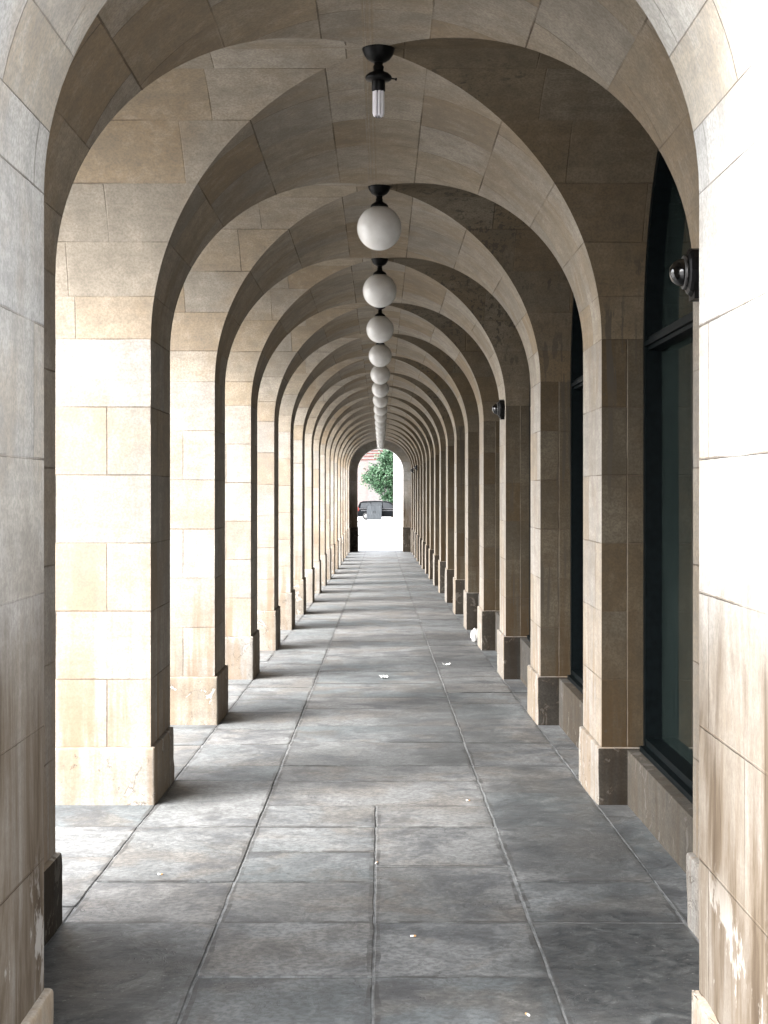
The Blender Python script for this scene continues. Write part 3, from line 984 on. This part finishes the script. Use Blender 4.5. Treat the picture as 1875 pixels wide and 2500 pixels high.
# parked dark van
M_PAINT = plain("black_car_paint", (.0028, .0036, .0045), .4, 0, .06, .2, 2, 0, 0.0)
M_TYRE = plain("tyre_rubber", (.02, .02, .02), .8, 0, .3, .2)
M_RIMS = plain("silver_wheel", (.12, .12, .12), .4, .0, .5, .05)
M_RED = plain("red_tail_light", (.14, .008, .004), .2, 0, .6, .1)
M_LAMP = plain("clear_lamp", (.7, .7, .7), .1, 0, .6, .05)
M_REFLECT = plain("silver_reflection", (.08, .08, .085), .35, .0, .5, .05)
VD = 139.0
vx0 = at(872.0, VD)
van = thing("parked_car", "black people carrier parked behind the grey cabinet, facing right", "car", (vx0 + 2.25, VD, gz(VD) + .08))
prof = [(-2.22, .30), (-2.25, .62), (-2.22, .95), (-2.12, 1.35), (-1.98, 1.60), (-1.75, 1.68), (-.6, 1.72), (.35, 1.68), (.75, 1.58), (1.45, 1.12), (1.75, 1.02), (2.12, .86), (2.24, .66), (2.26, .42), (2.18, .28)]
def offset_prof(s): return [(x * (1 - .012 * s), .28 + (z - .28) * (1 - .02 * s)) for x, z in prof]
def ycut(z): return .88 if z < .95 else .88 - (z - .95) * .22
rings = []
for y_, s_ in ((-1, 1), (-1, 0), (1, 0), (1, 1)):
    rings.append([(x, y_ * (ycut(z) - (.0 if s_ else .04)), z) for x, z in (offset_prof(1) if s_ else prof)])
m = MB()
# skin between the two sides, then the two side panels
for i in range(len(prof) - 1):
    for j in range(3):
        m.face([rings[j][i], rings[j][i + 1], rings[j + 1][i + 1], rings[j + 1][i]], None, 0, False)
m.face(rings[0][::-1]); m.face(rings[3])
m.face([rings[0][0], rings[3][0], rings[3][-1], rings[0][-1]])
m.build("body", M_PAINT, van, True)
for side in (-1, 1):
    for pts in ([(-1.95, 1.08), (-1.88, 1.52), (-1.05, 1.58), (-1.0, 1.06)], [(-.92, 1.06), (-.97, 1.59), (-.02, 1.60), (.02, 1.04)], [(.10, 1.04), (.06, 1.59), (.62, 1.52), (1.22, 1.10), (1.15, 1.03)]):
        m = MB()
        q = [(x, side * (ycut(z) + .012), z) for x, z in pts]
        if side > 0: q.reverse()
        m.face(q); q2 = [(x, side * (abs(y) - .03), z) for x, y, z in q]
        for i in range(len(q)):
            j = (i + 1) % len(q); m.face([q2[i], q2[j], q[j], q[i]])
        m.build("side_window", M_DKGL, van)
    for z in (.98, .82):
        m = MB(); m.box(-2.1 if z > .9 else -1.9, 1.3, side * .885 - .008, side * .885 + .008, z, z + .045); m.build("reflection_strip", M_REFLECT, van)  # pale strips standing in for reflections along the doors
    for x in (-1.42, 1.42):
        m = MB()
        yc_ = side * .80
        prof_t = [(.20, -.10), (.31, -.10), (.33, -.07), (.33, .07), (.31, .10), (.20, .10)]
        m.lathe(prof_t, x, yc_, .33, 24, 'y')
        w_ = m.build("wheel", M_TYRE, van, True)
        m = MB(); m.lathe([(0, -.085), (.06, -.095), (.20, -.09), (.205, -.0), (.20, .09), (.06, .095), (0, .085)], x, yc_, .33, 24, 'y'); m.build("rim", M_RIMS, w_)
    m = MB(); m.box(-2.27, -2.08, side * .72 - .13, side * .72 + .17 * (1 if side > 0 else 1), .78, 1.12); m.build("tail_light", M_RED, van)
    m = MB(); m.box(2.02, 2.27, side * .66 - .16, side * .66 + .16, .62, .80); m.build("headlight", M_LAMP, van)
    m = MB(); m.box(.98, 1.14, side * 1.0 - .10, side * 1.0 + .10, 1.02, 1.18); m.build("wing_mirror", M_PAINT, van)
m = MB(); q = [(.79, -.70, 1.575), (1.43, -.80, 1.145), (1.43, .80, 1.145), (.79, .70, 1.575)]
q = [(x + .02, y, z + .02) for x, y, z in q]; m.face(q); m.face([(x - .03, y, z - .03) for x, y, z in q][::-1]); m.build("windscreen", M_DKGL, van)

# grey cabinet
CD = 137.55
def cab_mat():
    t = NT("weathered_grey_cabinet")
    p = t.pos()
    n = t.noise(t.scale(p, (6, 6, 1.0)), 1.6, 5)
    c = t.mix(t.ramp(n, .35, .65), (.013, .017, .021), (.025, .030, .035))
    c = t.mix(t.ramp(t.noise(t.scale(p, (9, 9, 1.4)), 1.3, 3), .60, .68, 0, .7), c, (.055, .060, .066))
    t.link(c, t.bsdf.inputs['Base Color']); t.bsdf.inputs['Roughness'].default_value = .55
    return t.m
M_CAB = cab_mat()
cb = thing("street_cabinet", "streaky grey metal street cabinet standing in front of the black car", "cabinet", (at(913.7, CD), CD, gz(CD) + .08))
m = MB(); m.box(-.67, .67, -.25, .25, .08, 1.36); m.build("body", M_CAB, cb)
m = MB(); m.box(-.70, .70, -.28, .28, 1.362, 1.42); m.build("top", M_CAB, cb)
m = MB(); m.box(-.65, .65, -.23, .23, -.05, .078); m.build("base", M_ASPH, cb)
for s_ in (-1, 1):
    m = MB(); m.box(s_ * .33 - .315, s_ * .33 + .315, -.268, -.252, .14, 1.30); d_ = m.build("door", M_CAB, cb)
    m = MB(); m.box(s_ * .08 - .015, s_ * .08 + .015, -.285, -.269, .65, .80); m.build("handle", M_IRON, d_)
